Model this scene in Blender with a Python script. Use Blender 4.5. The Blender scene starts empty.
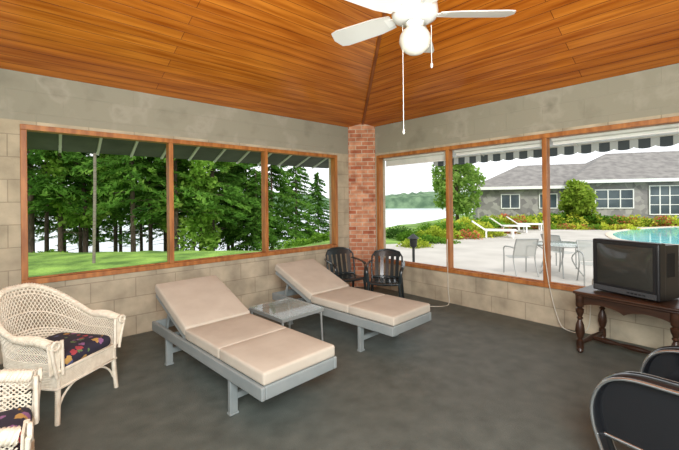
import bpy, math, random
import numpy as np
from mathutils import Vector, Matrix
random.seed(7)
S=bpy.context.scene
S.view_settings.view_transform='Standard'
COL=S.collection
pi=math.pi
# ------------------------------------------------------------ colours / materials
def lin(c):
    o=[]
    for v in c:
        v=v/255.0
        o.append(v/12.92 if v<=0.04045 else ((v+0.055)/1.055)**2.4)
    return (o[0],o[1],o[2],1.0)
def newmat(name):
    m=bpy.data.materials.new(name); m.use_nodes=True
    nt=m.node_tree; b=nt.nodes['Principled BSDF']
    return m,nt,b
def M(name,c1,c2=None,scale=5,rough=.6,metal=0,bump=0,detail=4,lo=.35,hi=.65,stretch=None,bscale=None,bdist=.01,spec=None):
    m,nt,b=newmat(name); N=nt.nodes; L=nt.links
    b.inputs['Base Color'].default_value=lin(c1)
    b.inputs['Roughness'].default_value=rough; b.inputs['Metallic'].default_value=metal
    if spec is not None: b.inputs['Specular IOR Level'].default_value=spec
    tc=N.new('ShaderNodeTexCoord'); vec=tc.outputs['Object']
    if stretch:
        mp=N.new('ShaderNodeMapping'); mp.inputs['Scale'].default_value=stretch
        L.new(vec,mp.inputs[0]); vec=mp.outputs[0]
    nz=N.new('ShaderNodeTexNoise'); nz.inputs['Scale'].default_value=scale; nz.inputs['Detail'].default_value=detail
    L.new(vec,nz.inputs['Vector'])
    if c2 is not None:
        r=N.new('ShaderNodeValToRGB'); r.color_ramp.elements[0].position=lo; r.color_ramp.elements[1].position=hi
        r.color_ramp.elements[0].color=lin(c1); r.color_ramp.elements[1].color=lin(c2)
        L.new(nz.outputs[0],r.inputs[0]); L.new(r.outputs[0],b.inputs['Base Color'])
    if bump:
        n2=nz
        if bscale:
            n2=N.new('ShaderNodeTexNoise'); n2.inputs['Scale'].default_value=bscale; L.new(vec,n2.inputs['Vector'])
        bp=N.new('ShaderNodeBump'); bp.inputs['Strength'].default_value=bump; bp.inputs['Distance'].default_value=bdist
        L.new(n2.outputs[0],bp.inputs['Height']); L.new(bp.outputs[0],b.inputs['Normal'])
    return m
def mixrgb(nt,fac,a,b,mode='MIX'):
    n=nt.nodes.new('ShaderNodeMix'); n.data_type='RGBA'; n.blend_type=mode
    for s,v in ((0,fac),(6,a),(7,b)):
        if hasattr(v,'is_linked') or hasattr(v,'links'): nt.links.new(v,n.inputs[s])
        else: n.inputs[s].default_value=v
    return n.outputs[2]
def ramp(nt,src,stops):
    r=nt.nodes.new('ShaderNodeValToRGB'); e=r.color_ramp.elements
    e[0].position=stops[0][0]; e[0].color=lin(stops[0][1]); e[1].position=stops[-1][0]; e[1].color=lin(stops[-1][1])
    for p,c in stops[1:-1]:
        x=e.new(p); x.color=lin(c)
    nt.links.new(src,r.inputs[0]); return r.outputs[0]
def noise(nt,vec,scale,detail=4):
    n=nt.nodes.new('ShaderNodeTexNoise'); n.inputs['Scale'].default_value=scale; n.inputs['Detail'].default_value=detail
    nt.links.new(vec,n.inputs['Vector']); return n.outputs[0]
def brickmat(name,ca,cb,mortar,w,h,ms,mode='wall',rough=.85,band=None,bumps=.5,offset=.5,var=None):
    m,nt,b=newmat(name); N=nt.nodes; L=nt.links
    g=N.new('ShaderNodeNewGeometry'); sp=N.new('ShaderNodeSeparateXYZ'); L.new(g.outputs['Position'],sp.inputs[0])
    cx=N.new('ShaderNodeCombineXYZ')
    if mode in('wall','diag'):
        ad=N.new('ShaderNodeMath'); ad.operation='ADD' if mode=='wall' else 'SUBTRACT'; L.new(sp.outputs[0],ad.inputs[0]); L.new(sp.outputs[1],ad.inputs[1])
        o_=ad.outputs[0]
        if mode=='diag':
            mu=N.new('ShaderNodeMath'); mu.operation='MULTIPLY'; mu.inputs[1].default_value=.7071; L.new(o_,mu.inputs[0]); o_=mu.outputs[0]
        L.new(o_,cx.inputs[0]); L.new(sp.outputs[2],cx.inputs[1])
    elif mode=='x': L.new(sp.outputs[0],cx.inputs[0]); L.new(sp.outputs[1],cx.inputs[1])
    else: L.new(sp.outputs[1],cx.inputs[0]); L.new(sp.outputs[0],cx.inputs[1])
    bt=N.new('ShaderNodeTexBrick'); bt.offset=offset; bt.inputs['Scale'].default_value=1
    bt.inputs['Color1'].default_value=lin(ca); bt.inputs['Color2'].default_value=lin(cb); bt.inputs['Mortar'].default_value=lin(mortar)
    bt.inputs['Brick Width'].default_value=w; bt.inputs['Row Height'].default_value=h; bt.inputs['Mortar Size'].default_value=ms
    bt.inputs['Mortar Smooth'].default_value=.3
    L.new(cx.outputs[0],bt.inputs['Vector'])
    col=bt.outputs[0]
    if mode in('wall','diag'): nz=noise(nt,g.outputs['Position'],4 if mode=='wall' else 9,6); nz2=noise(nt,g.outputs['Position'],60,3)
    else:
        mp=N.new('ShaderNodeMapping'); mp.inputs['Scale'].default_value=(.7,12,1); L.new(cx.outputs[0],mp.inputs[0])
        nz=noise(nt,mp.outputs[0],1.5,6); nz2=nz
    v=var or ((195,195,195),(255,255,255))
    col=mixrgb(nt,1.0,col,ramp(nt,nz,[(.3,v[0]),(.7,v[1])]),'MULTIPLY')
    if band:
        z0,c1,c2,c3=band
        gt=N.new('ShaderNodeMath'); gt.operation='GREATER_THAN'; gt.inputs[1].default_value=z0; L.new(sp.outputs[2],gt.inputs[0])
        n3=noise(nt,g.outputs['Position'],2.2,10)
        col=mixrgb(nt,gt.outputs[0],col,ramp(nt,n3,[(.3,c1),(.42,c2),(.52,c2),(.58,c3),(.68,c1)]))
    L.new(col,b.inputs['Base Color']); b.inputs['Roughness'].default_value=rough
    bp=N.new('ShaderNodeBump'); bp.invert=True; bp.inputs['Strength'].default_value=bumps; bp.inputs['Distance'].default_value=.006
    L.new(bt.outputs['Fac'],bp.inputs['Height'])
    bp2=N.new('ShaderNodeBump'); bp2.inputs['Strength'].default_value=.25; bp2.inputs['Distance'].default_value=.004
    L.new(nz2,bp2.inputs['Height']); L.new(bp.outputs[0],bp2.inputs['Normal']); L.new(bp2.outputs[0],b.inputs['Normal'])
    return m
def leafmat(name,c1,c2,c3=None,scale=.9,trans=.35,stops=None):
    m=bpy.data.materials.new(name); m.use_nodes=True; nt=m.node_tree; N=nt.nodes; L=nt.links
    N.clear(); out=N.new('ShaderNodeOutputMaterial')
    tc=N.new('ShaderNodeTexCoord'); oi=N.new('ShaderNodeObjectInfo')
    nz=noise(nt,tc.outputs['Object'],scale,5)
    stops=stops or ([(.32,c1),(.66,c2)] if c3 is None else [(.3,c1),(.52,c2),(.7,c3)])
    col=ramp(nt,nz,stops)
    col=mixrgb(nt,1.0,col,ramp(nt,oi.outputs['Random'],[(0,(190,205,180)),(1,(255,255,235))]),'MULTIPLY')
    d=N.new('ShaderNodeBsdfDiffuse'); t=N.new('ShaderNodeBsdfTranslucent'); mx=N.new('ShaderNodeMixShader'); mx.inputs[0].default_value=trans
    L.new(col,d.inputs[0]); L.new(col,t.inputs[0]); L.new(d.outputs[0],mx.inputs[1]); L.new(t.outputs[0],mx.inputs[2]); L.new(mx.outputs[0],out.inputs[0])
    return m
# ------------------------------------------------------------ mesh builder
class MB:
    def __init__(s): s.v=[]; s.f=[]
    def add(s,vs,fs):
        o=len(s.v); s.v+= [tuple(v) for v in vs]; s.f+=[tuple(i+o for i in f) for f in fs]; return s
    def box(s,a,b):
        x0,y0,z0=a; x1,y1,z1=b
        return s.add([(x0,y0,z0),(x1,y0,z0),(x1,y1,z0),(x0,y1,z0),(x0,y0,z1),(x1,y0,z1),(x1,y1,z1),(x0,y1,z1)],
          [(0,3,2,1),(4,5,6,7),(0,1,5,4),(1,2,6,5),(2,3,7,6),(3,0,4,7)])
    def cbox(s,c,size,M3=None):
        hx,hy,hz=[q/2 for q in size]; vs=[]
        for z in (-hz,hz):
            for x,y in ((-hx,-hy),(hx,-hy),(hx,hy),(-hx,hy)):
                p=Vector((x,y,z)); 
                if M3 is not None: p=M3@p
                vs.append(p+Vector(c))
        return s.add(vs,[(0,3,2,1),(4,5,6,7),(0,1,5,4),(1,2,6,5),(2,3,7,6),(3,0,4,7)])
    def beam(s,p0,p1,w,h,up=(0,0,1)):
        p0=Vector(p0);p1=Vector(p1); d=(p1-p0).normalized(); u=Vector(up); r=d.cross(u)
        if r.length<1e-4: r=d.cross(Vector((1,0,0)))
        r.normalize(); u=r.cross(d)
        vs=[]
        for p in (p0,p1):
            for a,b in ((-1,-1),(1,-1),(1,1),(-1,1)): vs.append(p+r*a*w/2+u*b*h/2)
        return s.add(vs,[(0,3,2,1),(4,5,6,7),(0,1,5,4),(1,2,6,5),(2,3,7,6),(3,0,4,7)])
    def tube(s,pts,r,n=8,closed=False,flat=None):
        pts=[Vector(p) for p in pts]; m=len(pts); rr=r if isinstance(r,(list,tuple)) else [r]*m
        o=len(s.v); prev=None
        for i,p in enumerate(pts):
            if closed: t=pts[(i+1)%m]-pts[i-1]
            else: t=pts[min(i+1,m-1)]-pts[max(i-1,0)]
            t.normalize()
            if prev is None:
                a=Vector((0,0,1)) if abs(t.z)<.9 else Vector((0,1,0)) if flat else Vector((1,0,0))
                u=(a-t*a.dot(t)).normalized()
            else:
                u=(prev-t*prev.dot(t)); u.normalize()
            prev=u; w=t.cross(u)
            for k in range(n):
                a=2*pi*k/n; q=p+(u*math.cos(a)+w*math.sin(a)*(flat or 1))*rr[i]; s.v.append(tuple(q))
        seg=m if closed else m-1
        for i in range(seg):
            for k in range(n):
                a=o+i*n+k; b=o+i*n+(k+1)%n; c=o+((i+1)%m)*n+(k+1)%n; d=o+((i+1)%m)*n+k
                s.f.append((a,b,c,d))
        if not closed:
            s.f.append(tuple(o+k for k in reversed(range(n)))); s.f.append(tuple(o+(m-1)*n+k for k in range(n)))
        return s
    def lathe(s,prof,c=(0,0,0),n=24):
        o=len(s.v)
        for r,z in prof:
            for k in range(n):
                a=2*pi*k/n; s.v.append((c[0]+r*math.cos(a),c[1]+r*math.sin(a),c[2]+z))
        for i in range(len(prof)-1):
            for k in range(n):
                s.f.append((o+i*n+k,o+i*n+(k+1)%n,o+(i+1)*n+(k+1)%n,o+(i+1)*n+k))
        s.f.append(tuple(o+k for k in reversed(range(n)))); s.f.append(tuple(o+(len(prof)-1)*n+k for k in range(n)))
        return s
    def grid(s,fn,nu,nv):
        o=len(s.v)
        for i in range(nu+1):
            for j in range(nv+1): s.v.append(tuple(fn(i/nu,j/nv)))
        for i in range(nu):
            for j in range(nv):
                a=o+i*(nv+1)+j; s.f.append((a,a+nv+1,a+nv+2,a+1))
        return s
    def rbox(s,c,size,r=.03,puff=0,M3=None,n=6):
        h=[q/2 for q in size]; r=min(r,min(h)*.98)
        def samples(hh):
            e=[-1+ (r/hh)*(1-math.cos(pi/2*i/3)) for i in range(4)]
            mid=[e[-1]+( -2*e[-1])*i/n for i in range(1,n)]
            return e+mid+[-x for x in reversed(e)]
        sx,sy,sz=[samples(q) for q in h]; idx={}
        def vid(q):
            k=tuple(round(a,5) for a in q)
            if k in idx: return idx[k]
            p=[q[i]*h[i] for i in range(3)]; inn=[max(-(h[i]-r),min(h[i]-r,p[i])) for i in range(3)]
            d=Vector([p[i]-inn[i] for i in range(3)])
            if d.length>0: d=d.normalized()*r
            w=Vector(inn)+d
            if puff: w.z*=1+puff*(1-q[0]**4)*(1-q[1]**4)
            if M3 is not None: w=M3@w
            s.v.append((w.x+c[0],w.y+c[1],w.z+c[2])); idx[k]=len(s.v)-1; return idx[k]
        for ax,(A,B) in ((0,(sy,sz)),(1,(sz,sx)),(2,(sx,sy))):
            for sg in (-1,1):
                for i in range(len(A)-1):
                    for j in range(len(B)-1):
                        qs=[]
                        for a,b in ((i,j),(i+1,j),(i+1,j+1),(i,j+1)):
                            q=[0,0,0]; q[ax]=sg; q[(ax+1)%3]=A[a]; q[(ax+2)%3]=B[b]; qs.append(vid(q))
                        if sg<0: qs.reverse()
                        if len(set(qs))>2: s.f.append(tuple(dict.fromkeys(qs)))
        return s
    def make(s,name,mat,parent=None,smooth=False,loc=(0,0,0),rz=0,angle=None):
        me=bpy.data.meshes.new(name); me.from_pydata(s.v,[],s.f); me.update()
        if smooth:
            me.polygons.foreach_set('use_smooth',[True]*len(me.polygons))
            me.set_sharp_from_angle(angle=math.radians(angle or 50))
        for m in (mat if isinstance(mat,list) else [mat]): me.materials.append(m)
        ob=bpy.data.objects.new(name,me); COL.objects.link(ob); ob.location=loc; ob.rotation_euler=(0,0,rz)
        if parent: ob.parent=parent
        return ob
def empty(name,label,cat,loc=(0,0,0),rz=0,group=None):
    e=bpy.data.objects.new(name,None); e.empty_display_size=.2; COL.objects.link(e); e.location=loc; e.rotation_euler=(0,0,rz)
    tag(e,label,cat,group); return e
def tag(o,label,cat,group=None):
    o['label']=label; o['category']=cat
    if group: o['group']=group
    return o
def struct(o,label=None): 
    o['kind']='structure'
    if label: o['label']=label
    return o
def copytree(root,loc,rz,label=None,scale=None):
    r=root.copy(); COL.objects.link(r); r.location=loc; r.rotation_euler=(0,0,rz)
    if scale: r.scale=scale if isinstance(scale,(tuple,list)) else (scale,)*3
    if label: r['label']=label
    for c in list(root.children):
        k=c.copy(); COL.objects.link(k); k.parent=r
        for g in list(c.children):
            q=g.copy(); COL.objects.link(q); q.parent=k
    return r
def spline(pts,n=8,closed=False):
    P=[Vector(p) for p in pts]; out=[]; m=len(P)
    rng=range(m if closed else m-1)
    for i in rng:
        if closed: a,b,c,d=P[i-1],P[i],P[(i+1)%m],P[(i+2)%m]
        else: a,b,c,d=P[max(i-1,0)],P[i],P[i+1],P[min(i+2,m-1)]
        for k in range(n):
            t=k/n; out.append(.5*((2*b)+(-a+c)*t+(2*a-5*b+4*c-d)*t*t+(-a+3*b-3*c+d)*t**3))
    if not closed: out.append(P[-1])
    return out
# ------------------------------------------------------------ camera
H=1.45; CX,CY=-4.633,-4.572
F=Vector((.6678,.7443,0)); R=Vector((.7443,-.6678,0)); U=Vector((0,0,1))
th=math.radians(.6)
U2=U*math.cos(th)+R*math.sin(th); R2=R*math.cos(th)-U*math.sin(th)
cam=bpy.data.cameras.new('camera'); co=bpy.data.objects.new('camera',cam); COL.objects.link(co)
m=Matrix((( R2.x,U2.x,-F.x,CX),(R2.y,U2.y,-F.y,CY),(R2.z,U2.z,-F.z,H),(0,0,0,1)))
co.matrix_world=m; cam.sensor_width=36; cam.lens=372/679*36; cam.shift_y=-24/679; cam.clip_end=2000; cam.clip_start=.05
S.camera=co
def W(dep,k,z=0): return (CX+dep*(.6678+.7443*k),CY+dep*(.7443-.6678*k),z)
# ------------------------------------------------------------ materials
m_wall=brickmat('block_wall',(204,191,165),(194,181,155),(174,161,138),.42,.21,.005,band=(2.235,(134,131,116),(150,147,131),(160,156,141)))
m_brick=brickmat('red_brick',(232,176,140),(190,108,74),(218,200,180),.2,.068,.008,mode='diag',var=((200,180,168),(255,252,248)))
m_cx=brickmat('cedar_plank_x',(224,140,48),(204,120,38),(128,70,22),9.1,.1,.003,mode='x',rough=.23,bumps=.5,offset=.37,var=((184,156,120),(255,255,255)))
m_cy=brickmat('cedar_plank_y',(218,134,44),(196,112,32),(118,62,18),9.1,.1,.003,mode='y',rough=.23,bumps=.5,offset=.37,var=((184,156,120),(255,255,255)))
m_floor=M('carpet',(80,87,82),(100,107,101),7,.6,0,.6,12,lo=.3,hi=.7,bscale=130,bdist=.006)
m_cedar=M('cedar_frame',(148,88,38),(184,120,60),3,.5,0,.1,5,stretch=(6,6,1.2))
m_conc=M('concrete_deck',(176,170,162),(194,188,180),.8,.8,0,.05)
m_grass=M('lawn_grass',(82,116,42),(148,184,80),1.1,.95,0,1,9,bscale=7,bdist=.12)
m_white=M('white_paint',(238,238,234),None,rough=.35)
m_roof=M('roof_underside',(84,88,88),(104,108,106),3,.8)
m_raft=M('rafter_paint',(206,208,206),None,rough=.7)
# ------------------------------------------------------------ room shell
WT=2.69
XW,YW=-6.0,-6.0
def wall(name,boxes):
    b=MB()
    for a,c in boxes: b.box(a,c)
    return struct(b.make(name,m_wall))
lx0,lx1,lz0,lz1=-4.53,-.584,.69,2.20
WB=-.19
wall('wall_left',[((XW-.2,0,WB),(.2,.2,lz0)),((XW-.2,0,lz1),(.2,.2,WT)),((XW-.2,0,lz0),(lx0,.2,lz1)),((lx1,0,lz0),(.2,.2,lz1))])
ry0,ry1,rz0,rz1=-4.26,-.36,.43,2.20
wall('wall_right',[((0,YW-.2,WB),(.2,0,rz0)),((0,YW-.2,rz1),(.2,0,WT)),((0,YW-.2,rz0),(.2,ry0,rz1)),((0,ry1,rz0),(.2,0,rz1))])
wall('wall_back',[((XW-.2,YW-.2,WB),(0,YW,.6)),((XW-.2,YW-.2,2.2),(0,YW,WT)),((XW-.2,YW-.2,.6),(-5.4,YW,2.2)),((-.8,YW-.2,.6),(0,YW,2.2))])
wall('wall_side',[((XW-.2,YW,WB),(XW,0,.6)),((XW-.2,YW,2.2),(XW,0,WT)),((XW-.2,YW,.6),(XW,-5.4,2.2)),((XW-.2,-.8,.6),(XW,0,2.2))])
struct(MB().box((XW,YW,WB),(0,0,0)).make('floor',m_floor))
# ceiling: hip
AP=3.79; A1=(-2.5,-3,AP); A2=(-3.5,-3,AP)
c=MB(); c.add([(0,0,WT),(XW,0,WT),(XW,YW,WT),(0,YW,WT),A1,A2],[(1,0,4,5),(0,3,4),(3,2,5,4),(2,1,5)])
ce=c.make('ceiling',[m_cx,m_cy]); 
for i,p in enumerate(ce.data.polygons): p.material_index=i%2
struct(ce)
hp=MB()
for a,b in (((0,0,WT),A1),((0,YW,WT),A1),((XW,0,WT),A2),((XW,YW,WT),A2),(A1,A2)):
    a=Vector(a);b=Vector(b); hp.beam(a-Vector((0,0,.012)),b-Vector((0,0,.012)),.035,.02)
struct(hp.make('trim_1',M('hip_batten',(120,62,24),(150,84,36),4,.5)))
ov=1.25
rr=MB()
mX=(AP-WT)/3; mY=(AP-WT)/2.5
ox=ov*mX/mY
C=[(ox,ov,WT-mX*ov+.12),(XW-ox,ov,WT-mX*ov+.12),(XW-ox,YW-ov,WT-mX*ov+.12),(ox,YW-ov,WT-mX*ov+.12),(A1[0],A1[1],AP+.12),(A2[0],A2[1],AP+.12)]
C2=[(x,y,z+.08) for x,y,z in C]
rr.add(C+C2,[(1,0,4,5),(0,3,4),(3,2,5,4),(2,1,5),(7,11,10,6),(6,10,9),(9,10,11,8),(8,11,7),(0,1,7,6),(1,2,8,7),(2,3,9,8),(3,0,6,9)])
struct(rr.make('roof',m_roof))
# slatted eave outside the left wall
sl=MB(); x=XW
while x<.15:
    sl.beam((x,.21,2.45),(x+.08,1.25,2.13),.36,.03); x+=.40
struct(sl.make('trim_2',M('eave_slat',(74,78,78),(94,98,96),3,.8)))
sl=MB(); sl.beam((XW,1.22,2.165),(.3,1.22,2.165),.04,.03)
x=XW+.2
while x<.2:
    sl.beam((x,.21,2.43),(x+.08,1.25,2.11),.03,.035); x+=.4
struct(sl.make('trim_3',m_raft))
# windows
def window(name,axis,edges,z0,z1):
    b=MB(); w=.05
    def bar(a0,a1,zz0,zz1,dp=(-.02,.09)):
        if axis=='x': b.box((a0,dp[0],zz0),(a1,dp[1],zz1))
        else: b.box((dp[0],a0,zz0),(dp[1],a1,zz1))
    e=sorted(edges)
    bar(e[0],e[-1],z1-w,z1); bar(e[0],e[-1],z0,z0+w)
    bar(e[0],e[-1],z0+w,z0+w+.012,(.02,.07)); 
    for i,q in enumerate(e):
        if i==0: bar(q,q+w,z0+w,z1-w,(-.019,.089))
        elif i==len(e)-1: bar(q-w,q,z0+w,z1-w,(-.019,.089))
        else: bar(q-w/2,q+w/2,z0+w,z1-w,(-.019,.089))
    o=b.make(name,m_cedar)
    bv=o.modifiers.new('bevel','BEVEL'); bv.width=.004; bv.segments=2
    return struct(o)
window('window_1','x',[lx0,-3.187,-1.914,lx1],lz0,lz1)
window('window_2','y',[ry1,-1.696,-2.962,ry0],rz0,rz1)
# brick column: flat face set diagonally across the corner
b=MB(); pts=[(-.32,-.002),(-.002,-.32),(-.002,-.002)]
b.add([(x,y,0) for x,y in pts]+[(x,y,2.75) for x,y in pts],[(2,1,0),(3,4,5),(0,1,4,3),(1,2,5,4),(2,0,3,5)])
tag(b.make('brick_column',m_brick),'weathered red brick column standing in the room corner','column')
# rolled shades at the top of the wide window
m_shade=M('shade_fabric',(222,222,214),(210,210,202),6,.8)
for y0_,y1_,zb in ((-.42,-1.66,2.03),(-1.73,-2.93,2.085),(-3.0,-4.2,2.085)):
    e=empty('roller_shade','white rolled-up fabric shade at the top of a window pane','window shade',(0,0,0),0,'rolled window shades')
    MB().tube([(.13,y0_,2.145),(.13,y1_,2.145)],.03,12).make('shade_roll',m_shade,e,True)
    MB().box((.157,y1_,zb),(.162,y0_,2.145)).make('shade_fabric',m_shade,e)
    MB().tube([(.16,y0_,zb),(.16,y1_,zb)],.008,8).make('hem_bar',m_white,e,True)
# ------------------------------------------------------------ ceiling fan
fan=empty('ceiling_fan','white five-blade ceiling fan with frosted globe light and pull chains','ceiling fan',(-2.5,-3,-.03))
m_fan=M('fan_white',(218,218,214),None,rough=.3)
MB().lathe([(.0,0),(.02,0),(.07,.03),(.075,.13),(.0,.13)],(0,0,3.66)).lathe([(.014,0),(.014,.86)],(0,0,2.86),12).make('downrod',m_fan,fan,True)
MB().lathe([(.03,0),(.11,.0),(.15,.02),(.16,.05),(.155,.1),(.13,.14),(.07,.17),(.03,.18)],(0,0,2.73),32).lathe([(.055,0),(.065,.03),(.04,.05)],(0,0,2.685),24).make('motor_housing',m_fan,fan,True)
b=MB(); b.lathe([(.005,-.12),(.05,-.11),(.09,-.082),(.11,-.03),(.105,.01),(.088,.04),(.06,.065),(.05,.075)],(0,0,2.615),32)
gm,gnt,gb=newmat('frosted_glass'); gb.inputs['Base Color'].default_value=lin((204,201,190)); gb.inputs['Roughness'].default_value=.2
b.make('globe_shade',gm,fan,True)
base=math.atan2(R.y,R.x)
m_blade=M('blade_white',(210,210,206),(202,201,196),3,.4)
bm_=MB()
out=[(.17,-.06),(.3,-.082),(.62,-.092),(.67,-.078),(.695,0),(.67,.078),(.62,.092),(.3,.082),(.17,.06)]
def tz(x,y): return y*.25
vs=[(x,y,2.77+tz(x,y)) for x,y in out]+[(x,y,2.778+tz(x,y)) for x,y in out]; n=len(out)
bm_.add(vs,[tuple(reversed(range(n))),tuple(range(n,2*n))]+[(i,(i+1)%n,n+(i+1)%n,n+i) for i in range(n)])
me0=bm_.make('fan_blade',m_blade,fan); me0.rotation_euler[2]=base
bk=MB(); bk.add([(.1,-.02,2.765),(.22,-.04,2.757),(.22,.04,2.778),(.1,.02,2.765),(.1,-.02,2.775),(.22,-.04,2.765),(.22,.04,2.786),(.1,.02,2.775)],[(0,3,2,1),(4,5,6,7),(0,1,5,4),(1,2,6,5),(2,3,7,6),(3,0,4,7)])
br0=bk.make('blade_bracket',m_fan,fan); br0.rotation_euler[2]=base
for i in range(1,5):
    for o in (me0,br0):
        q=o.copy(); COL.objects.link(q); q.parent=fan; q.rotation_euler=(0,0,base+i*2*pi/5)
m_chain=M('chain_metal',(214,212,204),None,rough=.4,metal=.3)
pc=MB(); pv=-R*.085; pc.tube([(pv.x,pv.y,2.7),(pv.x,pv.y,1.97)],.0028,6); pc.lathe([(.002,0),(.009,.01),(.009,.03),(.002,.04)],(pv.x,pv.y,1.94),10); pc.make('pull_chain',m_chain,fan,True)
pc=MB(); pv=R*.115; pc.tube([(pv.x,pv.y,2.7),(pv.x,pv.y,2.44)],.0028,6); pc.lathe([(.002,0),(.009,.01),(.009,.03),(.002,.04)],(pv.x,pv.y,2.4),10); pc.make('pull_chain',m_chain,fan,True)
# ------------------------------------------------------------ chaise lounge
m_cush=M('tan_cushion',(184,175,160),(192,184,169),6,.9,0,.15,3,bscale=220,bdist=.002)
m_gray=M('gray_frame',(132,140,140),(144,150,149),5,.45)
def chaise(loc,rz,label):
    e=empty('chaise_lounge',label,'chaise lounge',loc,rz,'tan cushioned chaise lounges')
    # local: foot -y ; length 1.85, width .64
    w=.64; y0,y1=-.92,.92; zt=.33
    f=MB()
    for sx in (-1,1): f.cbox((sx*(w/2-.015),0,zt-.04),(.03,1.84,.085))
    f.cbox((0,y0+.016,zt-.04),(w-.06,.03,.085)); f.cbox((0,y1-.016,zt-.04),(w-.06,.03,.085))
    for i in range(9): f.cbox((0,y0+.12+i*.12,zt-.012),(w-.06,.075,.018))
    f.cbox((0,.62,zt-.07),(w-.06,.04,.03))
    o=f.make('frame',m_gray,e); bv=o.modifiers.new('bevel','BEVEL'); bv.width=.008; bv.segments=2
    for sx in (-1,1):
        for yy in (-.5,.62):
            l=MB(); x=sx*(w/2-.045)
            l.beam((x,yy,zt-.05),(x,yy,0.012),.06,.035,up=(0,1,0)); l.cbox((x,yy,.008),(.07,.05,.016))
            o=l.make('leg',m_gray,e); bv=o.modifiers.new('bevel','BEVEL'); bv.width=.006; bv.segments=2
    for yy in (-.5,.62): MB().cbox((0,yy,.12),(w-.13,.03,.04)).make('cross_brace',m_gray,e)
    a=math.radians(21); hy=.22
    R3=Matrix.Rotation(a,3,'X')
    def bp(y,z): return Vector((0,hy+0,zt+.005))+R3@Vector((0,y,z))
    g=MB(); 
    for sx in (-1,1): g.beam(bp(0,0)+Vector((sx*.28,0,0)),bp(.7,0)+Vector((sx*.28,0,0)),.03,.04)
    for i in range(6): g.cbox(bp(.06+i*.125,.012),(.56,.07,.015),R3)
    pp=bp(.5,0); 
    for sx in (-1,1): g.beam((sx*.24,pp.y,pp.z-.02),(sx*.24,pp.y+.08,zt-.06),.02,.02)
    g.make('backrest_frame',m_gray,e)
    c=MB()
    c.rbox((0,-.64,zt+.047),(.61,.56,.085),.018,.02); c.rbox((0,-.075,zt+.047),(.61,.575,.085),.018,.02)
    c.make('seat_cushion',m_cush,e,True,angle=70)
    c=MB(); c.rbox(bp(.37,.061),(.61,.72,.085),.018,.02,R3); c.make('back_cushion',m_cush,e,True,angle=70)
    return e
chaise((-3.24,-1.66,0),math.radians(3.5),'gray-framed chaise lounge with tan cushion beside the wicker armchair')
chaise((-1.84,-1.51,0),math.radians(3),'gray-framed chaise lounge with tan cushion beside the dark plastic chairs')
# ------------------------------------------------------------ glass side table
st=empty('side_table','low glass-topped metal side table between the chaise lounges','side table',(-2.54,-1.42,0),math.radians(3))
m_al=M('brushed_metal',(176,180,178),None,rough=.35,metal=.6)
f=MB()
for sx in(-1,1):
    f.cbox((sx*.245,0,.365),(.02,.56,.03)); 
for sy in (-1,1): f.cbox((0,sy*.27,.365),(.47,.02,.03))
f.make('table_frame',m_al,st)
for sx in(-1,1):
    for sy in (-1,1):
        MB().tube([(sx*.235,sy*.26,.35),(sx*.245,sy*.27,0)],.011,10).make('leg',m_al,st,True)
gm2,gnt2,gb2=newmat('table_glass'); gb2.inputs['Base Color'].default_value=lin((176,190,186)); gb2.inputs['Roughness'].default_value=.04; gb2.inputs['Alpha'].default_value=.42; gb2.inputs['Specular IOR Level'].default_value=1
MB().box((-.25,-.28,.381),(.25,.28,.389)).make('table_top',gm2,st)
# ------------------------------------------------------------ wicker armchair
m_wick=M('white_wicker',(222,212,192),(236,228,210),30,.6,0,.4,3,bscale=90,bdist=.004)
# floral
fm,fnt,fb=newmat('floral_fabric'); tc=fnt.nodes.new('ShaderNodeTexCoord')
vo=fnt.nodes.new('ShaderNodeTexVoronoi'); vo.inputs['Scale'].default_value=15; fnt.links.new(tc.outputs['Object'],vo.inputs['Vector'])
sepc=fnt.nodes.new('ShaderNodeSeparateColor'); fnt.links.new(vo.outputs['Color'],sepc.inputs[0])
rp=fnt.nodes.new('ShaderNodeValToRGB'); rp.color_ramp.interpolation='CONSTANT'
e=rp.color_ramp.elements; e[0].color=lin((168,66,74)); e[0].position=0; e[1].position=.28; e[1].color=lin((190,150,84))
for p,cc in ((.42,(84,94,140)),(.6,(146,100,144)),(.8,(100,124,80))): x=e.new(p); x.color=lin(cc)
fnt.links.new(sepc.outputs[0],rp.inputs[0])
nz=fnt.nodes.new('ShaderNodeTexNoise'); nz.inputs['Scale'].default_value=40; fnt.links.new(tc.outputs['Object'],nz.inputs['Vector'])
ad=fnt.nodes.new('ShaderNodeMath'); ad.operation='MULTIPLY_ADD'; ad.inputs[1].default_value=.6; fnt.links.new(nz.outputs[0],ad.inputs[0]); fnt.links.new(vo.outputs['Distance'],ad.inputs[2])
lt=fnt.nodes.new('ShaderNodeMath'); lt.operation='LESS_THAN'; lt.inputs[1].default_value=.7; fnt.links.new(ad.outputs[0],lt.inputs[0])
fnt.links.new(mixrgb(fnt,lt.outputs[0],lin((46,42,58)),rp.outputs[0]),fb.inputs['Base Color']); fb.inputs['Roughness'].default_value=.9
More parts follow.
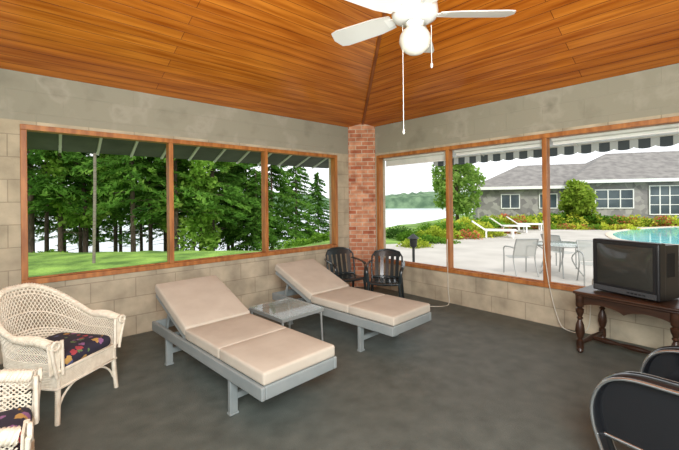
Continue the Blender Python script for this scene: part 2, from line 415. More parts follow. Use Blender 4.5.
def wicker(loc,rz,label,sc=1):
    e=empty('wicker_armchair',label,'armchair',loc,rz,'white wicker armchairs')
    e.scale=(sc,sc,sc)
    def plan(u): # u 0..1 from right arm front around back to left arm front
        a=.27
        L1=.34; L2=pi*a; T=2*L1+L2; d=u*T
        if d<L1: return (a,-.28+d),(1,0)
        if d>T-L1: return (-a,-.28+(T-d)),(-1,0)
        t=(d-L1)/a; return (a*math.cos(t),.06+.26*math.sin(t)),(math.cos(t),math.sin(t))
    def rimz(u):
        s=abs(u-.5)*2
        t=max(0,min(1,(s-.06)/.62)); t=t*t*(3-2*t)
        return .87*(1-t)+.59*t-.03*max(0,(s-.85)/.15)
    def flare(u): 
        s=abs(u-.5)*2; return .035+.03*(1-s)
    def srf(u,v):
        (x,y),(nx,ny)=plan(u); z=.34+(rimz(u)-.34)*v; f=flare(u)*v**1.5
        return Vector((x+nx*f,y+ny*f,z))
    # lattice panel
    w=MB(); 
    for k in range(-20,90):
        for sg in (1,-1):
            pts=[]
            for j in range(13):
                v=j/12; u=(k/66)+sg*(v-.5)*.17
                if 0<=u<=1: pts.append(srf(u,v))
            if len(pts)>2: w.tube(pts,.0033,5)
    for j in range(1,9):
        v=j/24; w.tube([srf(i/60,v) for i in range(61)],.006,5)
    for v in (.93,.87,.6): w.tube([srf(i/60,v) for i in range(61)],.005,6)
    w.make('woven_panel',m_wick,e,True)
    # rim
    rim=[srf(i/72,1.0) for i in range(73)]
    r=MB(); 
    def rdf(u): return .018+.012*max(0,min(1,(abs(u-.5)*2-.6)/.15))
    r.tube(rim,[rdf(i/72) for i in range(73)],10)
    for ph in (0,pi/2,pi,3*pi/2):
        pts=[]
        for i in range(0,481):
            u=i/480; p=srf(u,1.0); q=srf(min(1,u+.003),1.0)-srf(max(0,u-.003),1.0); q.normalize()
            a=Vector((0,0,1)); s_=q.cross(a).normalized(); t_=s_.cross(q)
            an=u*80*pi/1.5+ph; pts.append(p+(s_*math.cos(an)+t_*math.sin(an))*rdf(u))
        r.tube(pts,.004,4)
    r.make('braided_rim',m_wick,e,True)
    for sx in (-1,1):
        a=MB()
        for k in range(9):
            xx=sx*(.25+.0085*k); a.tube([(xx,-.285,.36),(xx+sx*.01*k*.3,-.295,.578)],.0055,6)
        sp=[(sx*(.3+.028*math.cos(t)),-.315,.56+.028*math.sin(t)) for t in [i*2*pi/16 for i in range(17)]]
        a.tube(sp,.009,6); a.tube([(sx*.24,-.3,.58),(sx*.235,-.3,.34)],.011,8); a.tube([(sx*.33,-.31,.55),(sx*.3,-.3,.42),(sx*.28,-.3,.33)],.011,8)
        a.make('arm_front',m_wick,e,True)
    s=MB(); 
    out=[]
    for i in range(49):
        (x,y),_=plan(i/48); out.append((x*.98,y))
    n=len(out)
    s.add([(x,y,.33) for x,y in out]+[(x,y,.36) for x,y in out],[tuple(range(n)),tuple(reversed(range(n,2*n)))]+[(i,(i+1)%n,n+(i+1)%n,n+i) for i in range(n)])
    for z in [.25+i*.011 for i in range(11)]:
        pts=[(x*1.0,y,z) for x,y in out]; s.tube(pts,.006,5,closed=True)
    s.tube([(x*1.02,y-.005,.365) for x,y in out],.012,6,closed=True)
    s.tube([(x*1.01,y-.003,.245) for x,y in out],.01,6,closed=True)
    s.make('seat',m_wick,e,True)
    for x,y,sx,sy in ((.245,-.27,1,-1),(-.245,-.27,-1,-1),(.2,.22,1,1),(-.2,.22,-1,1)):
        l=MB(); l.tube([(x,y,.33),(x*1.02,y*1.02,.15),(x*1.08,y*1.05,0)],[.018,.016,.014],10)
        for k in range(22): 
            z=.008+k*.0145; t=1.08-.08*z/.33; l.tube([(x*t+.017*math.cos(q),y*(1+.05*(1-z/.33))+.017*math.sin(q),z) for q in [i*pi/3 for i in range(6)]],.0025,4,closed=True)
        l.tube(spline([(x,y,.1),(x*.85,y,.17),(x*.6,y,.22),(x*.3,y,.245)],5),.008,6)
        l.make('leg',m_wick,e,True)
    c=MB(); c.rbox((0,-.04,.41),(.46,.5,.095),.045,.25); c.make('cushion',fm,e,True,angle=80)
    return e
wicker((-4.36,-1.15,0),math.radians(38),'white wicker armchair with dark floral cushion beside a chaise lounge',.95)
wicker((-4.85,-2.34,0),math.radians(84),'white wicker armchair with dark floral cushion facing the room')
# ------------------------------------------------------------ dark plastic chairs
m_pl=M('dark_plastic',(34,42,44),(42,50,52),8,.2)
def plastic(loc,rz,label):
    e=empty('plastic_chair',label,'chair',loc,rz,'dark molded plastic patio chairs')
    s=MB()
    s.grid(lambda u,v:((u-.5)*(.44+.04*(1-v)),-.24+v*.44,.41-.02*math.sin(v*pi)-.015*math.sin(u*pi)+ (.0 if v>.08 else -.03*(1-v/.08))),10,12)
    s.grid(lambda u,v:((u-.5)*(.44+.04*(1-v)),-.24+v*.44,.398-.02*math.sin(v*pi)-.015*math.sin(u*pi)+ (.0 if v>.08 else -.03*(1-v/.08))),10,12)
    s.tube([(-.24,-.24,.38),(0,-.25,.375),(.24,-.24,.38)],.014,8)
    s.make('seat',m_pl,e,True)
    bk=MB()
    def bs(x,t): return Vector((x,.2+.14*t+(-.05*(x/.24)**2),.38+.44*t))
    for i in range(5):
        x=-.16+i*.08; top=.9
        bk.grid(lambda u,v,x=x:bs(x*(1+.1*v)+(u-.5)*.056,v*top),1,8)
        bk.grid(lambda u,v,x=x:bs(x*(1+.1*v)+(u-.5)*.056,v*top)+Vector((0,.008,0)),1,8)
    bk.tube([bs(-.235,0),bs(-.25,.4),bs(-.25,.8),bs(-.2,.97),bs(-.1,1.03),bs(0,1.05),bs(.1,1.03),bs(.2,.97),bs(.25,.8),bs(.25,.4),bs(.235,0)],.015,8)
    bk.grid(lambda u,v:bs(-.22+u*.44,.8+v*(.24-.12*abs(u-.5)**2*4*.6)),12,2)
    bk.tube([bs(-.24+.48*i/8,.08) for i in range(9)],.014,6)
    bk.make('backrest',m_pl,e,True)
    for sx in (-1,1):
        a=MB(); pts=spline([(sx*.25,.29,.66),(sx*.28,.15,.655),(sx*.285,-.05,.645),(sx*.275,-.2,.62),(sx*.26,-.25,.56),(sx*.25,-.24,.4)],5)
        a.tube(pts,.014,10,flat=2.0)
        a.make('armrest',m_pl,e,True)
        for y,dy in ((-.23,-.05),(.2,.1)):
            l=MB(); l.tube([(sx*.235,y,.4),(sx*.265,y+dy,0)],[.026,.017],8); l.make('leg',m_pl,e,True)
    e.scale=(.87,.87,.87)
    return e
plastic((-.93,-.56,0),math.radians(-20),'dark molded plastic armchair beside the brick column')
plastic((-.71,-1.14,0),math.radians(-55),'dark molded plastic armchair under the wide window')
# ------------------------------------------------------------ TV and table
m_dw=M('dark_walnut',(44,27,18),(68,43,28),3,.32,0,.1,6,stretch=(5,1,5))
tt=empty('tv_table','dark stained wooden table with turned legs and stretchers','table',(-.40,-3.84,0),math.radians(-7))
tw,td,tz_=.78,.6,.58
t=MB(); t.rbox((0,0,tz_-.014),(td,tw,.028),.012); t.rbox((0,0,tz_-.036),(td-.03,tw-.03,.02),.009); t.make('table_top',m_dw,tt,True)
a=MB()
def apron(p0,p1,nrm):
    p0=Vector(p0);p1=Vector(p1); n=24; o=len(a.v)
    for i in range(n+1):
        t_=i/n; p=p0.lerp(p1,t_); zb=tz_-.15+.045*abs(math.sin(2*pi*t_))**.7
        for off in (0,.02):
            q=p+Vector(nrm)*off; a.v.append((q.x,q.y,zb)); a.v.append((q.x,q.y,tz_-.045))
    for i in range(n):
        k=o+i*4; a.f+= [(k,k+4,k+5,k+1),(k+2,k+3,k+7,k+6),(k,k+2,k+6,k+4)]
hx,hy_=td/2-.045,tw/2-.045
apron((-hx,-hy_,0),(-hx,hy_,0),(1,0,0)); apron((hx,-hy_,0),(hx,hy_,0),(-1,0,0)); apron((-hx,-hy_,0),(hx,-hy_,0),(0,1,0)); apron((-hx,hy_,0),(hx,hy_,0),(0,-1,0))
a.make('apron',m_dw,tt)
prof=[(.0,0),(.018,0),(.03,.02),(.022,.04),(.031,.045),(.031,.12),(.018,.13),(.028,.15),(.04,.2),(.034,.26),(.017,.31),(.028,.325),(.018,.34),(.033,.38),(.036,.41),(.019,.42),(.032,.435),(.034,.44),(.034,.535),(0,.535)]
for sx in(-1,1):
    for sy in(-1,1): MB().lathe(prof,(sx*hx,sy*hy_,0),16).make('leg',m_dw,tt,True,angle=35)
for sy in (-1,1): MB().tube([(-hx,sy*hy_,.085),(-hx+.08,sy*hy_,.085),(0,sy*hy_,.085),(hx-.08,sy*hy_,.085),(hx,sy*hy_,.085)],[.014,.018,.026,.018,.014],10).make('stretcher',m_dw,tt,True)
n=13; MB().tube([(0,-hy_+2*hy_*i/(n-1),.085) for i in range(n)],[.014+.013*abs(math.sin(i*pi/4)) for i in range(n)],10).make('stretcher',m_dw,tt,True)
m_tv=M('tv_black_plastic',(22,22,24),None,rough=.4)
m_tv2=M('tv_gray_plastic',(62,64,66),None,rough=.45)
m_scr=M('tv_screen',(52,52,48),None,rough=.12,spec=.5)
tv=empty('television','boxy black tube television set sitting on the dark table','television',(-.38,-3.86,tz_),math.radians(-19))
b=MB(); hw=.27; hh=.48
b.rbox((-.15,0,hh/2+.01),(.1,2*hw,hh),.014); b.make('front_bezel',m_tv,tv,True)
def trap(x0,x1,y0,z00,z01,y1,z10,z11):
    return [(x0,-y0,z00),(x0,y0,z00),(x0,y0,z01),(x0,-y0,z01),(x1,-y1,z10),(x1,y1,z10),(x1,y1,z11),(x1,-y1,z11)],[(0,1,2,3),(7,6,5,4),(0,4,5,1),(1,5,6,2),(2,6,7,3),(3,7,4,0)]
b=MB(); b.add(*trap(-.1,.12,.26,.012,.47,.255,.012,.465)); b.add(*trap(.12,.27,.25,.012,.455,.17,.03,.38))
for i in range(8): b.box((-.06+i*.014,-.262,.2),(-.054+i*.014,-.25,.4))
b.make('rear_housing',m_tv,tv)
b=MB(); b.grid(lambda u,v:(-.2035-.026*(math.sin(u*pi)*math.sin(v*pi))**.7,-.225+.45*u,.085+.365*v),20,16); b.make('screen',m_scr,tv,True)
b=MB()
for a_,c_ in (((-.206,-.25,.45),(-.2,.25,.465)),((-.206,-.25,.075),(-.2,.25,.088)),((-.206,-.25,.088),(-.2,-.226,.45)),((-.206,.226,.088),(-.2,.25,.45))): b.box(a_,c_)
b.make('screen_surround',m_tv,tv)
b=MB(); b.box((-.205,-.25,.022),(-.199,.25,.066)); b.make('control_panel',m_tv2,tv)
for i in range(5): MB().box((-.209,-.05-i*.03,.036),(-.204,-.03-i*.03,.048)).make('button',m_tv,tv)
# ------------------------------------------------------------ metal armchair with broad curved arms
m_chr=M('polished_metal',(196,200,202),None,rough=.16,metal=.9)
m_dm=M('dark_metal',(46,48,52),None,rough=.12,metal=.5,spec=.8)
m_vin=M('black_vinyl',(26,26,28),None,rough=.18)
cc=empty('metal_armchair','glossy dark armchair with broad curved reflective arms and silver edges','armchair',(-2.12,-4.40,0),math.radians(170))
for sx in (-1,1):
    x=sx*.3
    pts=spline([(x,-.22,0),(x,-.27,.14),(x,-.325,.3),(x,-.33,.42),(x,-.28,.53),(x,-.18,.585),(x,0,.6),(x,.2,.61),(x,.36,.64)],7)
    MB().tube(pts,.017,14,flat=3.3).make('curved_arm',m_dm,cc,True,angle=80)
    for o_ in (-.055,.055): MB().tube([p+Vector((o_,0,0)) for p in pts],.009,8).make('silver_edge',m_chr,cc,True)
    b=MB()
    def side(u,v,x=x):
        p=pts[int(14+(len(pts)-15)*u)]; return (x,p.y+ (.05*(1-v)*(1-u)),.26+(p.z-.02-.26)*v)
    b.grid(lambda u,v:(lambda q:(q[0]-.008,q[1],q[2]))(side(u,v)),24,6); b.grid(lambda u,v:(lambda q:(q[0]+.008,q[1],q[2]))(side(1-u,v)),24,6); b.make('side_panel',m_dm,cc,True)
    MB().tube(spline([(x,.34,0),(x,.31,.3),(x,.32,.6),(x*.97,.38,.78)],6),.016,12).make('back_post',m_chr,cc,True)
    MB().tube([(x,-.3,.25),(x,.32,.25)],.012,10).make('side_rail',m_chr,cc,True)
MB().tube([(-.3,-.3,.25),(.3,-.3,.25)],.013,10).make('cross_bar',m_chr,cc,True)
MB().rbox((0,.0,.33),(.55,.56,.11),.045,.12).make('seat',m_vin,cc,True,angle=70)
Rb=Matrix.Rotation(math.radians(-12),3,'X')
MB().rbox((0,.33,.58),(.52,.08,.4),.038,0,Rb).make('backrest',m_vin,cc,True,angle=70)
# ------------------------------------------------------------ cords
m_cord=M('white_cord',(206,204,190),None,rough=.5)
b=MB(); b.tube(spline([(-.04,-2.95,1.2),(-.045,-2.97,.8),(-.06,-3.03,.4),(-.07,-3.12,.08),(-.07,-3.2,.012),(-.06,-3.32,.012),(-.03,-3.39,.1),(-.025,-3.41,.4),(-.03,-3.43,.6)],8),.005,6)
tag(b.make('power_cord',m_cord,None,True),'pale power cord drooping from the window post to the floor','cord')
b=MB(); b.tube(spline([(-.035,-1.7,.9),(-.04,-1.705,.42),(-.06,-1.72,.2),(-.1,-1.75,.012),(-.3,-1.7,.01),(-.42,-1.55,.01)],8),.005,6)
tag(b.make('power_cord',m_cord,None,True),'thin pale cord hanging from the window frame onto the carpet','cord')
# ------------------------------------------------------------ outside: ground
def sstep(t): t=max(0,min(1,t)); return t*t*(3-2*t)
def gz(x,y):
    ys=6.2+max(0,3-x)*.92 if x<3 else 6.2+min(x-3,40)*.35
    return -.25-2.2*sstep((y-ys)/8)-1.5*sstep((y-ys-13)/5)+.03*math.sin(x*.7)*math.cos(y*.5)
g=MB(); g.grid(lambda u,v:(lambda x,y:(x,y,gz(x,y)))(-70+170*u,-50+110*v),140,130)
tag(g.make('lawn',m_grass,None,True),'green grass lawn sloping down toward the lake','lawn')['kind']='stuff'
m_lake=M('lake_water',(206,214,218),(222,228,232),.05,.25)
tag(MB().add([(-400,5,-2.75),(500,5,-2.75),(500,500,-2.75),(-400,500,-2.75)],[(0,1,2,3)]).make('lake',m_lake),'calm pale gray lake reflecting an overcast sky','lake')
rng=np.random.default_rng(3)
hb=MB(); n=300; 
hs=[]
for i in range(n+1):
    a=math.radians(-5+190*i/n); h=8+4*math.sin(i*.06)+1.6*math.sin(i*.2+1)+float(rng.uniform(-.9,.9)); 
    hs.append((a,h))
v=[];f=[]
for i,(a,h) in enumerate(hs):
    for rad,z in ((190,-3),(194,h*.45),(210,h*.85)): v.append((rad*math.cos(a),rad*math.sin(a),z))
for i in range(n):
    for j in range(2): a0=i*3+j; f.append((a0,a0+3,a0+4,a0+1))
hb.add(v,f); tag(hb.make('wooded_hill',M('far_forest',(70,96,72),(112,138,106),.25,1),None,True),'hazy green wooded hills on the far lake shore','hill')
# deck
def slab(pts,z0,z1,name,mat):
    n=len(pts); b=MB(); b.add([(x,y,z0) for x,y in pts]+[(x,y,z1) for x,y in pts],[tuple(reversed(range(n))),tuple(range(n,2*n))]+[(i,(i+1)%n,n+(i+1)%n,n+i) for i in range(n)])
    return b.make(name,mat)
tag(slab([(.21,-14),(31,-14),(27,-6),(19.0,6.4),(15,4.8),(9.5,3.2),(6.5,3.6),(4.5,4.6),(.21,4.6)],-.3,-.1,'pool_deck',m_conc),'pale concrete patio deck around the swimming pool','patio')
# pool
pool=[Vector((x,y,0)) for x,y in [(11.5,-2.0),(13.5,-.7),(16.2,-.3),(19.5,-1.0),(22.5,-2.6),(23,-5),(21,-9),(15,-9.5),(11.5,-6)]]
ps=spline(pool,6,closed=True)
m_pool=M('pool_water',(84,196,204),(120,214,218),1.2,.1,0,.2,3)
pe=empty('swimming_pool','turquoise swimming pool with pale coping set in the deck','swimming pool')
n=len(ps); slab([(p.x,p.y) for p in ps],-.12,-.085,'pool_water',m_pool).parent=pe
b=MB(); b.tube([(p.x,p.y,-.09) for p in ps],.14,6,closed=True); 
b.v=[(x,y,-.09+(z+.09)*.35) for x,y,z in b.v]; b.make('coping',M('coping_stone',(214,196,178),None,rough=.8),pe,True)
# awning
def stripemat(name,period,duty,cl,cd,tr=.4):
    m,nt,bb=newmat(name); g_=nt.nodes.new('ShaderNodeNewGeometry'); sp=nt.nodes.new('ShaderNodeSeparateXYZ'); nt.links.new(g_.outputs['Position'],sp.inputs[0])
    mm=nt.nodes.new('ShaderNodeMath'); mm.operation='PINGPONG'; mm.inputs[1].default_value=period/2; nt.links.new(sp.outputs[1],mm.inputs[0])
    gt=nt.nodes.new('ShaderNodeMath'); gt.operation='GREATER_THAN'; gt.inputs[1].default_value=period/2*duty; nt.links.new(mm.outputs[0],gt.inputs[0])
    col=mixrgb(nt,gt.outputs[0],lin(cl),lin(cd)); nt.links.new(col,bb.inputs['Base Color']); bb.inputs['Roughness'].default_value=.9
    t=nt.nodes.new('ShaderNodeBsdfTranslucent'); nt.links.new(col,t.inputs[0]); mx=nt.nodes.new('ShaderNodeMixShader'); mx.inputs[0].default_value=tr
    nt.links.new(bb.outputs[0],mx.inputs[1]); nt.links.new(t.outputs[0],mx.inputs[2]); nt.links.new(mx.outputs[0],nt.nodes['Material Output'].inputs[0])
    return m
m_aw=stripemat('awning_canvas',.6,.0,(226,229,227),(226,229,227))
m_vd=stripemat('awning_stripe',.2,.42,(198,200,196),(84,90,92),.3)
aw=empty('awning','white canvas window awning with dark striped scalloped valance','awning')
AY0,AY1=-5.2,-.75
b=MB(); b.grid(lambda u,v:(.21+.85*v,AY0+(AY1-AY0)*u,2.44-.26*v),30,2); b.make('canopy',m_aw,aw)
b=MB(); 
def val(u,v):
    y=AY0+(AY1-AY0)*u; s=abs(math.sin(pi*y/.2)); return (1.06,y,2.17-(.1+.03*s**.6)*v)
b.grid(val,425,2); b.make('valance',m_vd,aw)
b=MB()
for y in (-5.1,-3.0,-1.7,-.8): b.tube([(.21,y,2.4),(1.04,y,2.15)],.012,8)
b.tube([(1.05,AY0,2.17),(1.05,AY1,2.17)],.012,8); b.make('awning_frame',m_white,aw,True)
# ------------------------------------------------------------ foliage
m_pine=leafmat('hemlock_needles',(62,102,48),(118,164,76),(166,204,106),1.3,.5)
m_bark=M('dark_bark',(66,56,46),(104,88,74),6,.95,0,.6,6,stretch=(4,4,1))
m_birch=M('birch_bark',(128,120,106),(90,82,72),5,.8,0,.2,4,lo=.45,hi=.7,stretch=(1,1,5))
m_leaf=leafmat('maple_leaves',(108,154,64),(158,198,94),(192,220,122),1.2,.5)
def cards(P,D,size,asp,rng,flat=.5):
    n=len(P); a=rng.normal(size=(n,3)); a[:,2]*=flat
    a/=np.linalg.norm(a,axis=1)[:,None]; d=D*.7+a*.6; d/=np.linalg.norm(d,axis=1)[:,None]
    up=np.tile(np.array([[0,0,1.]]),(n,1))+rng.normal(size=(n,3))*.5
    s=np.cross(d,up); s/=np.linalg.norm(s,axis=1)[:,None]+1e-6
    L=size*rng.uniform(.6,1.3,(n,1)); wv=L*asp
    v=np.stack([P-d*L*.5,P+s*wv*.5,P+d*L*.5,P-s*wv*.5],1).reshape(-1,3)
    return v
def meshcards(name,v,mat,parent=None):
    n=len(v)//4; me=bpy.data.meshes.new(name); me.vertices.add(len(v)); me.vertices.foreach_set('co',v.astype(np.float32).ravel())
    me.loops.add(4*n); me.loops.foreach_set('vertex_index',np.arange(4*n)); me.polygons.add(n); me.polygons.foreach_set('loop_start',np.arange(0,4*n,4)); me.polygons.foreach_set('loop_total',np.full(n,4))
    me.update(calc_edges=True); me.materials.append(mat); ob=bpy.data.objects.new(name,me); COL.objects.link(ob)
    if parent: ob.parent=parent
    return ob
def conifer(seed,Ht,bare,rad,loc,label,nb=130,trunk=.11):
    r=np.random.default_rng(seed); e=empty('hemlock_tree',label,'tree',loc,0,'evergreen trees by the lake')
    t=MB(); t.tube([(0,0,-.3),(.03,.02,Ht*.4),(0,0,Ht)],[trunk,trunk*.7,.03],8)
    P=[];D=[]
    for i in range(nb):
        f=(i+r.uniform())/nb; z=bare+(Ht-bare)*f; L=rad*(1-f)**.75*r.uniform(.5,1.2)+.25; a=r.uniform(0,2*pi)
        d=np.array([math.cos(a),math.sin(a),0]); k=int(30+34*L)
        tt_=r.uniform(.08,1,k)**.85; w=(.1+.24*np.sin(np.clip(tt_,0,1)*pi*.85))*L*.5
        side=np.array([-d[1],d[0],0])
        p=d*tt_[:,None]*L+side*(r.uniform(-1,1,k)*w)[:,None]; p[:,2]=z+.1*L*tt_-.34*L*tt_**2+r.normal(0,.035,k)
        P.append(p); D.append(np.tile(d+np.array([0,0,-.3]),(k,1)))
        if i%3==0 and f<.7: t.tube([(0,0,z),(d[0]*L*.7,d[1]*L*.7,z-.05*L)],[.025,.01],4)
    for i in range(7):
        z=bare*r.uniform(.3,.95); a=r.uniform(0,2*pi); t.tube([(0,0,z),(.9*math.cos(a),.9*math.sin(a),z-.1)],[.018,.006],4)
    t.make('trunk',m_bark,e,True)
    meshcards('foliage',cards(np.concatenate(P),np.concatenate(D),.26,.36,r),m_pine,e)
    return e
def leafy(seed,Ht,bare,rad,loc,label,name='leafy_tree',mat=None,bark=None,ncl=40,group=None,cat='tree',tr=.11,cs=.3):
    r=np.random.default_rng(seed); e=empty(name,label,cat,loc,0,group); mat=mat or m_leaf
    t=MB(); t.tube(spline([(0,0,-.3),(.06,.03,Ht*.3),(-.03,.05,Ht*.6),(0,0,Ht*.9)],4),[tr]*5+[tr*.75]*4+[tr*.5]*3+[.03],8)
    P=[]
    for i in range(ncl):
        a=r.uniform(0,2*pi); f=r.uniform(0,1); z=bare+(Ht-bare)*f; rr_=rad*math.sin(min(1,.12+f*.86)*pi)**.55*math.sqrt(r.uniform(.1,1))*.85
        c=np.array([rr_*math.cos(a),rr_*math.sin(a),z]); q=r.normal(size=(170,3)); q/=np.linalg.norm(q,axis=1)[:,None]; q*=(r.uniform(.4,1,(170,1))*rad*cs)
        P.append(c+q)
        if i%2==0: t.tube([(0,0,max(z-.5*rr_,bare*.7)),(c[0]*.8,c[1]*.8,z)],[.035,.012],4)
    t.make('trunk',bark or m_bark,e,True); P=np.concatenate(P); D=np.random.default_rng(seed+1).normal(size=P.shape)
    D/=np.linalg.norm(D,axis=1)[:,None]; meshcards('foliage',cards(P,D,.24,.6,r),mat,e); return e
def place(dep,px): 
    k=(px-339.5)/372; x,y,_=W(dep,k); return (x,y,gz(x,y))
LB='tall dark green hemlock tree with bare lower trunk by the lake'
pr=[conifer(11,14,2.5,2.4,place(16,60),LB),conifer(12,13,3.0,2.2,place(18,150),LB),conifer(13,15,3.4,2.6,place(20,115),LB)]
rnd=random.Random(5)
spots=[(15.5,31),(20,46),(22,80),(25,97),(15.5,133),(22,141),(16.5,176),(24,165),(20,193),(25,182),(18,212),(25,120),(25,64),(20,8),(24,25),(22,232),(15,-60),(20,-40)]
for i,(d,px) in enumerate(spots):
    copytree(pr[i%3],place(d,px),rnd.uniform(0,6.3),None,(rnd.uniform(.85,1.2),)*2+(rnd.uniform(.85,1.1),))
small=conifer(21,8.4,1.6,2.3,place(21,246),'broad green evergreen tree near the lake shore',140)
for d,px,s in ((24,228,1.08),(22,272,.98),(25,296,.88),(27,318,.7),(19,256,.6)):
    copytree(small,place(d,px),rnd.uniform(0,6),None,s)
leafy(31,11,3.4,1.5,place(10.5,93),'slim gray-barked birch tree on the lawn','birch_tree',None,m_birch,26,tr=.04)
leafy(35,8.5,1.6,1.9,place(17.5,200),'bushy light green tree among the evergreens','leafy_tree',ncl=50)
leafy(36,8.0,2.4,1.7,place(17,84),'airy light green tree among the evergreens','leafy_tree',ncl=36)
m_pale=leafmat('pale_leaves',(130,168,84),(176,206,116),(204,226,146),1.2,.55)
leafy(32,5.2,.9,1.5,place(23,457),'rounded pale green tree beside the building','leafy_tree',m_pale,ncl=50,cs=.34)
m_lime=leafmat('lime_leaves',(138,166,60),(194,212,100),None,1.5,.5)
leafy(33,2.5,.5,.85,place(21.8,577),'bright yellow-green ornamental tree against the building','leafy_tree',m_lime,None,30,tr=.06,cs=.45)
# shrubs
m_sh=[leafmat('shrub_green',(84,130,48),(146,184,76),None,3),leafmat('shrub_lime',(168,186,60),(234,232,104),None,3),leafmat('shrub_dark',(60,98,50),(100,138,66),None,3),leafmat('shrub_flower',None,None,None,7,.35,[(.3,(100,138,62)),(.48,(150,178,84)),(.53,(230,84,84)),(.7,(240,150,150))])]
def shrub(i,s,mat):
    r=np.random.default_rng(100+i); q=r.normal(size=(1500,3)); q/=np.linalg.norm(q,axis=1)[:,None]; q[:,2]=np.abs(q[:,2])
    q*=r.uniform(.55,1,(1500,1))*(1+.15*np.sin(q[:,:1]*9+i)); q[:,2]*=.8
    return meshcards('shrub',cards(q,q/np.linalg.norm(q,axis=1)[:,None],.16,.55,r),mat)
sh=[shrub(i,(1,1,1),m_sh[i]) for i in range(4)]
LBL=['rounded green garden shrub beside the patio','lime yellow-green garden shrub beside the patio','deep green clipped shrub beside the patio','flowering garden shrub with red blossoms beside the patio']
lst=[(12.5,415,.5,1),(13.5,425,.55,0),(15,438,.75,1),(17,450,.9,0),(18.5,462,1.0,1),(18,430,.7,0),(17.5,472,.9,1),(19,484,1.0,0),(20,497,1.0,1),(20.5,508,1.0,3),(21,520,.95,1),(21.8,533,.9,0),(22,545,1.0,1),(22,557,1.1,0),(21.8,568,1.0,1),(21.5,590,1.0,0),(21.3,600,.8,1),(21,611,.85,0),(20.8,622,.8,3),(20.6,633,.85,1),(20.4,645,.7,0),(20.3,658,.8,3),(20.2,672,.85,1),(20,690,.8,0),(15.5,410,.5,0),(17,398,.6,2),(15.5,478,.5,1),(15,466,.55,3),(13.5,445,.45,0),(16,492,.5,1),(17,505,.5,3)]
for px in range(515,630,10):
    d=19.6-(px-515)*.012; lst.append((d,px,.46+.1*((px*7)%3)/2,[1,3,1,3,0][(px//10)%5]))
for j,(d,px,s,k) in enumerate(lst):
    x,y,z=place(d,px); o=sh[k].copy(); COL.objects.link(o); o.location=(x,y,z); o.scale=(s*1.25,s*1.25,s*1.0); o.rotation_euler=(0,0,j*1.3); tag(o,LBL[k],'shrub','garden shrubs around the patio')
for j,(px,d) in enumerate(((48,15),(118,16),(188,15.5),(236,16),(300,16.5),(326,17))):
    x,y,z=place(d,px); s=.45+.15*abs(math.sin(j*1.7)); o=sh[0].copy(); COL.objects.link(o); o.location=(x,y,z); o.scale=(s*1.6,s*1.6,s*.9); o.rotation_euler=(0,0,j*1.1)
    tag(o,'low green bush in the undergrowth below the evergreens','bush','undergrowth bushes along the lawn edge')
for o in sh: bpy.data.objects.remove(o)
# ------------------------------------------------------------ building
ang=math.radians(-59.04); BL=22
bd=empty('stone_building','long low gray stone building with sectioned shingle roof beside the pool','building',(19.93,8.32,-.15),ang)
m_st,nt,bb=newmat('gray_stone'); tc=nt.nodes.new('ShaderNodeTexCoord'); vo=nt.nodes.new('ShaderNodeTexVoronoi'); vo.inputs['Scale'].default_value=3.4; nt.links.new(tc.outputs['Object'],vo.inputs['Vector'])
sc_=nt.nodes.new('ShaderNodeSeparateColor'); nt.links.new(vo.outputs['Color'],sc_.inputs[0])
nt.links.new(ramp(nt,sc_.outputs[0],[(0,(122,118,118)),(.5,(146,142,140)),(1,(172,168,162))]),bb.inputs['Base Color']); bb.inputs['Roughness'].default_value=.9
D=9; WH=2.75; SX=6.0
b=MB(); b.box((SX,0,-.3),(BL,D,WH)); b.box((0,.6,-.3),(SX,D-1.5,WH-.3)); b.make('stone_wall',m_st,bd)
m_shg=M('shingles',(116,112,110),(142,138,134),2.5,.9,0,.3)
def hip(x0,x1,y0,y1,wh,rh,in0,in1):
    b=MB(); o_=.5; ym=(y0+y1)/2
    b.add([(x0-o_,y0-o_,wh),(x1+o_,y0-o_,wh),(x1+o_,y1+o_,wh),(x0-o_,y1+o_,wh),(x0+in0,ym,rh),(x1-in1,ym,rh),(x0-o_,y0-o_,wh-.16),(x1+o_,y0-o_,wh-.16),(x1+o_,y1+o_,wh-.16),(x0-o_,y1+o_,wh-.16)],[(0,1,5,4),(1,2,5),(2,3,4,5),(3,0,4),(9,8,7,6),(6,7,1,0),(7,8,2,1),(8,9,3,2),(9,6,0,3)])
    b.make('shingle_roof',m_shg,bd)
    MB().box((x0-o_,y0-o_-.04,wh-.18),(x1+o_,y0-o_,wh+.02)).make('gutter',m_white,bd)
hip(SX,BL,0,D,WH,4.9,3.2,4.6); hip(0,SX+3,.6,D-1.5,WH-.3,4.2,3.2,0)
m_pane=M('dark_pane',(54,66,74),(92,104,110),.6,.15)
def bwin(x0,x1,z0,z1,nx,nz,y=0,t=.06):
    b=MB(); b.box((x0,y-.03,z0),(x1,y+.01,z1)); w=b.make('window_pane',m_pane,bd)
    b=MB()
    for a,c in (((x0-t,y-.07,z0-t),(x1+t,y-.02,z0)),((x0-t,y-.07,z1),(x1+t,y-.02,z1+t)),((x0-t,y-.07,z0),(x0,y-.02,z1)),((x1,y-.07,z0),(x1+t,y-.02,z1))): b.box(a,c)
    for i in range(1,nx): q=x0+(x1-x0)*i/nx; b.box((q-.03,y-.065,z0),(q+.03,y-.02,z1))
    for i in range(1,nz): q=z0+(z1-z0)*i/nz; b.box((x0,y-.06,q-.02),(x1,y-.02,q+.02))
    b.make('window_frame',m_white,bd)
bwin(7.1,9.1,1.0,2.1,3,2); bwin(10.0,11.5,.6,2.3,3,3); bwin(1.6,2.7,1.0,1.9,2,1,.6); bwin(4.0,5.0,1.0,1.9,2,1,.6); bwin(13.5,16,.8,2.1,4,2)
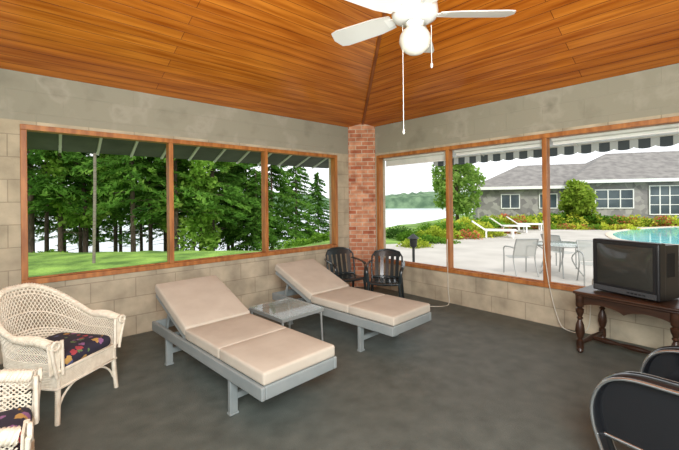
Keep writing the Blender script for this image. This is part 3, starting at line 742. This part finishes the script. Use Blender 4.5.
# ------------------------------------------------------------ patio furniture
m_pat=M('patio_metal',(156,158,156),None,rough=.4,metal=.2)
m_sling,_,sb=newmat('patio_mesh'); sb.inputs['Base Color'].default_value=lin((166,168,164)); sb.inputs['Roughness'].default_value=.9; sb.inputs['Alpha'].default_value=.75
pt=empty('patio_table','round glass patio table with pale metal frame on the deck','patio table',(3.75,-1.95,-.1)); pt.scale=(.92,.92,.92)
MB().lathe([(.0,0),(.55,0),(.56,.01),(.55,.02),(0,.02)],(0,0,.68),32).make('table_top',gm2,pt,True)
MB().tube([(.55*math.cos(a),.55*math.sin(a),.68) for a in [i*2*pi/32 for i in range(32)]],.016,8,closed=True).make('rim',m_pat,pt,True)
for i in range(4):
    a=i*pi/2+.4; MB().tube(spline([(.5*math.cos(a),.5*math.sin(a),.67),(.2*math.cos(a),.2*math.sin(a),.4),(.42*math.cos(a),.42*math.sin(a),0)],6),.013,8).make('leg',m_pat,pt,True)
def pchair(loc,rz):
    e=empty('patio_chair','pale metal patio chair with mesh seat by the round table','patio chair',loc,rz,'pale metal patio chairs')
    e.scale=(.92,.92,.92)
    for sx in (-1,1):
        MB().tube(spline([(sx*.26,-.25,0),(sx*.26,-.24,.4),(sx*.27,-.2,.6),(sx*.27,.1,.63),(sx*.26,.22,.62)],5),.014,8).make('arm_tube',m_pat,e,True)
        MB().tube(spline([(sx*.24,.3,0),(sx*.24,.16,.36),(sx*.24,.2,.6),(sx*.24,.3,.82)],5),.014,8).make('back_post',m_pat,e,True)
    MB().tube([(-.24,.3,.82),(.24,.3,.82)],.013,8).make('top_bar',m_pat,e,True)
    MB().grid(lambda u,v:(-.24+.48*u,-.24+.42*v,.4-.03*math.sin(v*pi)),2,6).make('seat',m_sling,e,True)
    MB().grid(lambda u,v:(-.24+.48*u,.16+.13*v,.42+.4*v),2,6).make('backrest',m_sling,e,True)
    return e
pc0=pchair((3.25,-1.35,-.1),math.radians(140))
for loc,rz in (((4.55,-1.65,-.1),70),((3.3,-2.65,-.1),-60)): copytree(pc0,loc,math.radians(rz))
def lounger(loc,rz):
    e=empty('pool_lounger','white pool lounger with raised back on the deck','pool lounger',loc,rz,'white pool loungers')
    MB().cbox((0,-.3,.3),(.6,1.2,.05)).make('seat',m_white,e)
    MB().cbox((0,.5,.46),(.6,.7,.05),Matrix.Rotation(math.radians(35),3,'X')).make('backrest',m_white,e)
    for sx in (-1,1):
        for y in (-.75,.25): MB().cbox((sx*.26,y,.14),(.05,.06,.28)).make('leg',m_white,e)
    return e
l0=lounger((10.2,2.6,-.1),math.radians(30))
for loc,rz in (((13.0,3.2,-.1),35),((14.8,3.2,-.1),30)): copytree(l0,loc,math.radians(rz))
m_blk=M('black_metal',(30,32,32),None,rough=.5)
def lamp(loc,h):
    e=empty('garden_lamp','black metal garden lamp post with lantern head','lamp',loc,0)
    MB().tube([(0,0,0),(0,0,h)],.03,8).make('post',m_blk,e,True)
    MB().lathe([(.04,0),(.08,.04),(.09,.2),(.14,.22),(.02,.32),(0,.33)],(0,0,h),12).make('lantern',m_blk,e,True)
    return e
lamp((W(8.6,(413-339.5)/372)[0],W(8.6,(413-339.5)/372)[1],-.1),.45)
# ------------------------------------------------------------ lights / world
w=bpy.data.worlds.new('world'); S.world=w; w.use_nodes=True
bg=w.node_tree.nodes['Background']; bg.inputs[0].default_value=(.95,.98,1,1); bg.inputs[1].default_value=1.45
def light(kind,name,loc,energy,color=(1,1,1),target=None,size=1,**k):
    l=bpy.data.lights.new(name,kind); l.energy=energy; l.color=color
    o=bpy.data.objects.new(name,l); COL.objects.link(o); o.location=loc
    if kind=='AREA': l.size=size
    if kind=='POINT': l.shadow_soft_size=size
    if target is not None: o.rotation_euler=(Vector(target)-Vector(loc)).to_track_quat('-Z','Y').to_euler()
    return o
s_=light('SUN','sun',(0,0,20),2.4,(1,.97,.9),(8,6,0)); s_.data.angle=math.radians(12); s_.rotation_euler=Vector((.4,.9,-.75)).to_track_quat('-Z','Y').to_euler()
light('AREA','room_fill',(-5.0,-5.2,2.35),205,(.95,.99,1),(-1.5,-1.5,1.0),1.4)  # added fill light behind the camera, brightens the interior
light('AREA','ceiling_fill',(-3.6,-4.2,1.2),75,(1,.98,.94),(-2.8,-2.6,3.8),1.6)  # added fill light aimed upward to brighten the ceiling boards
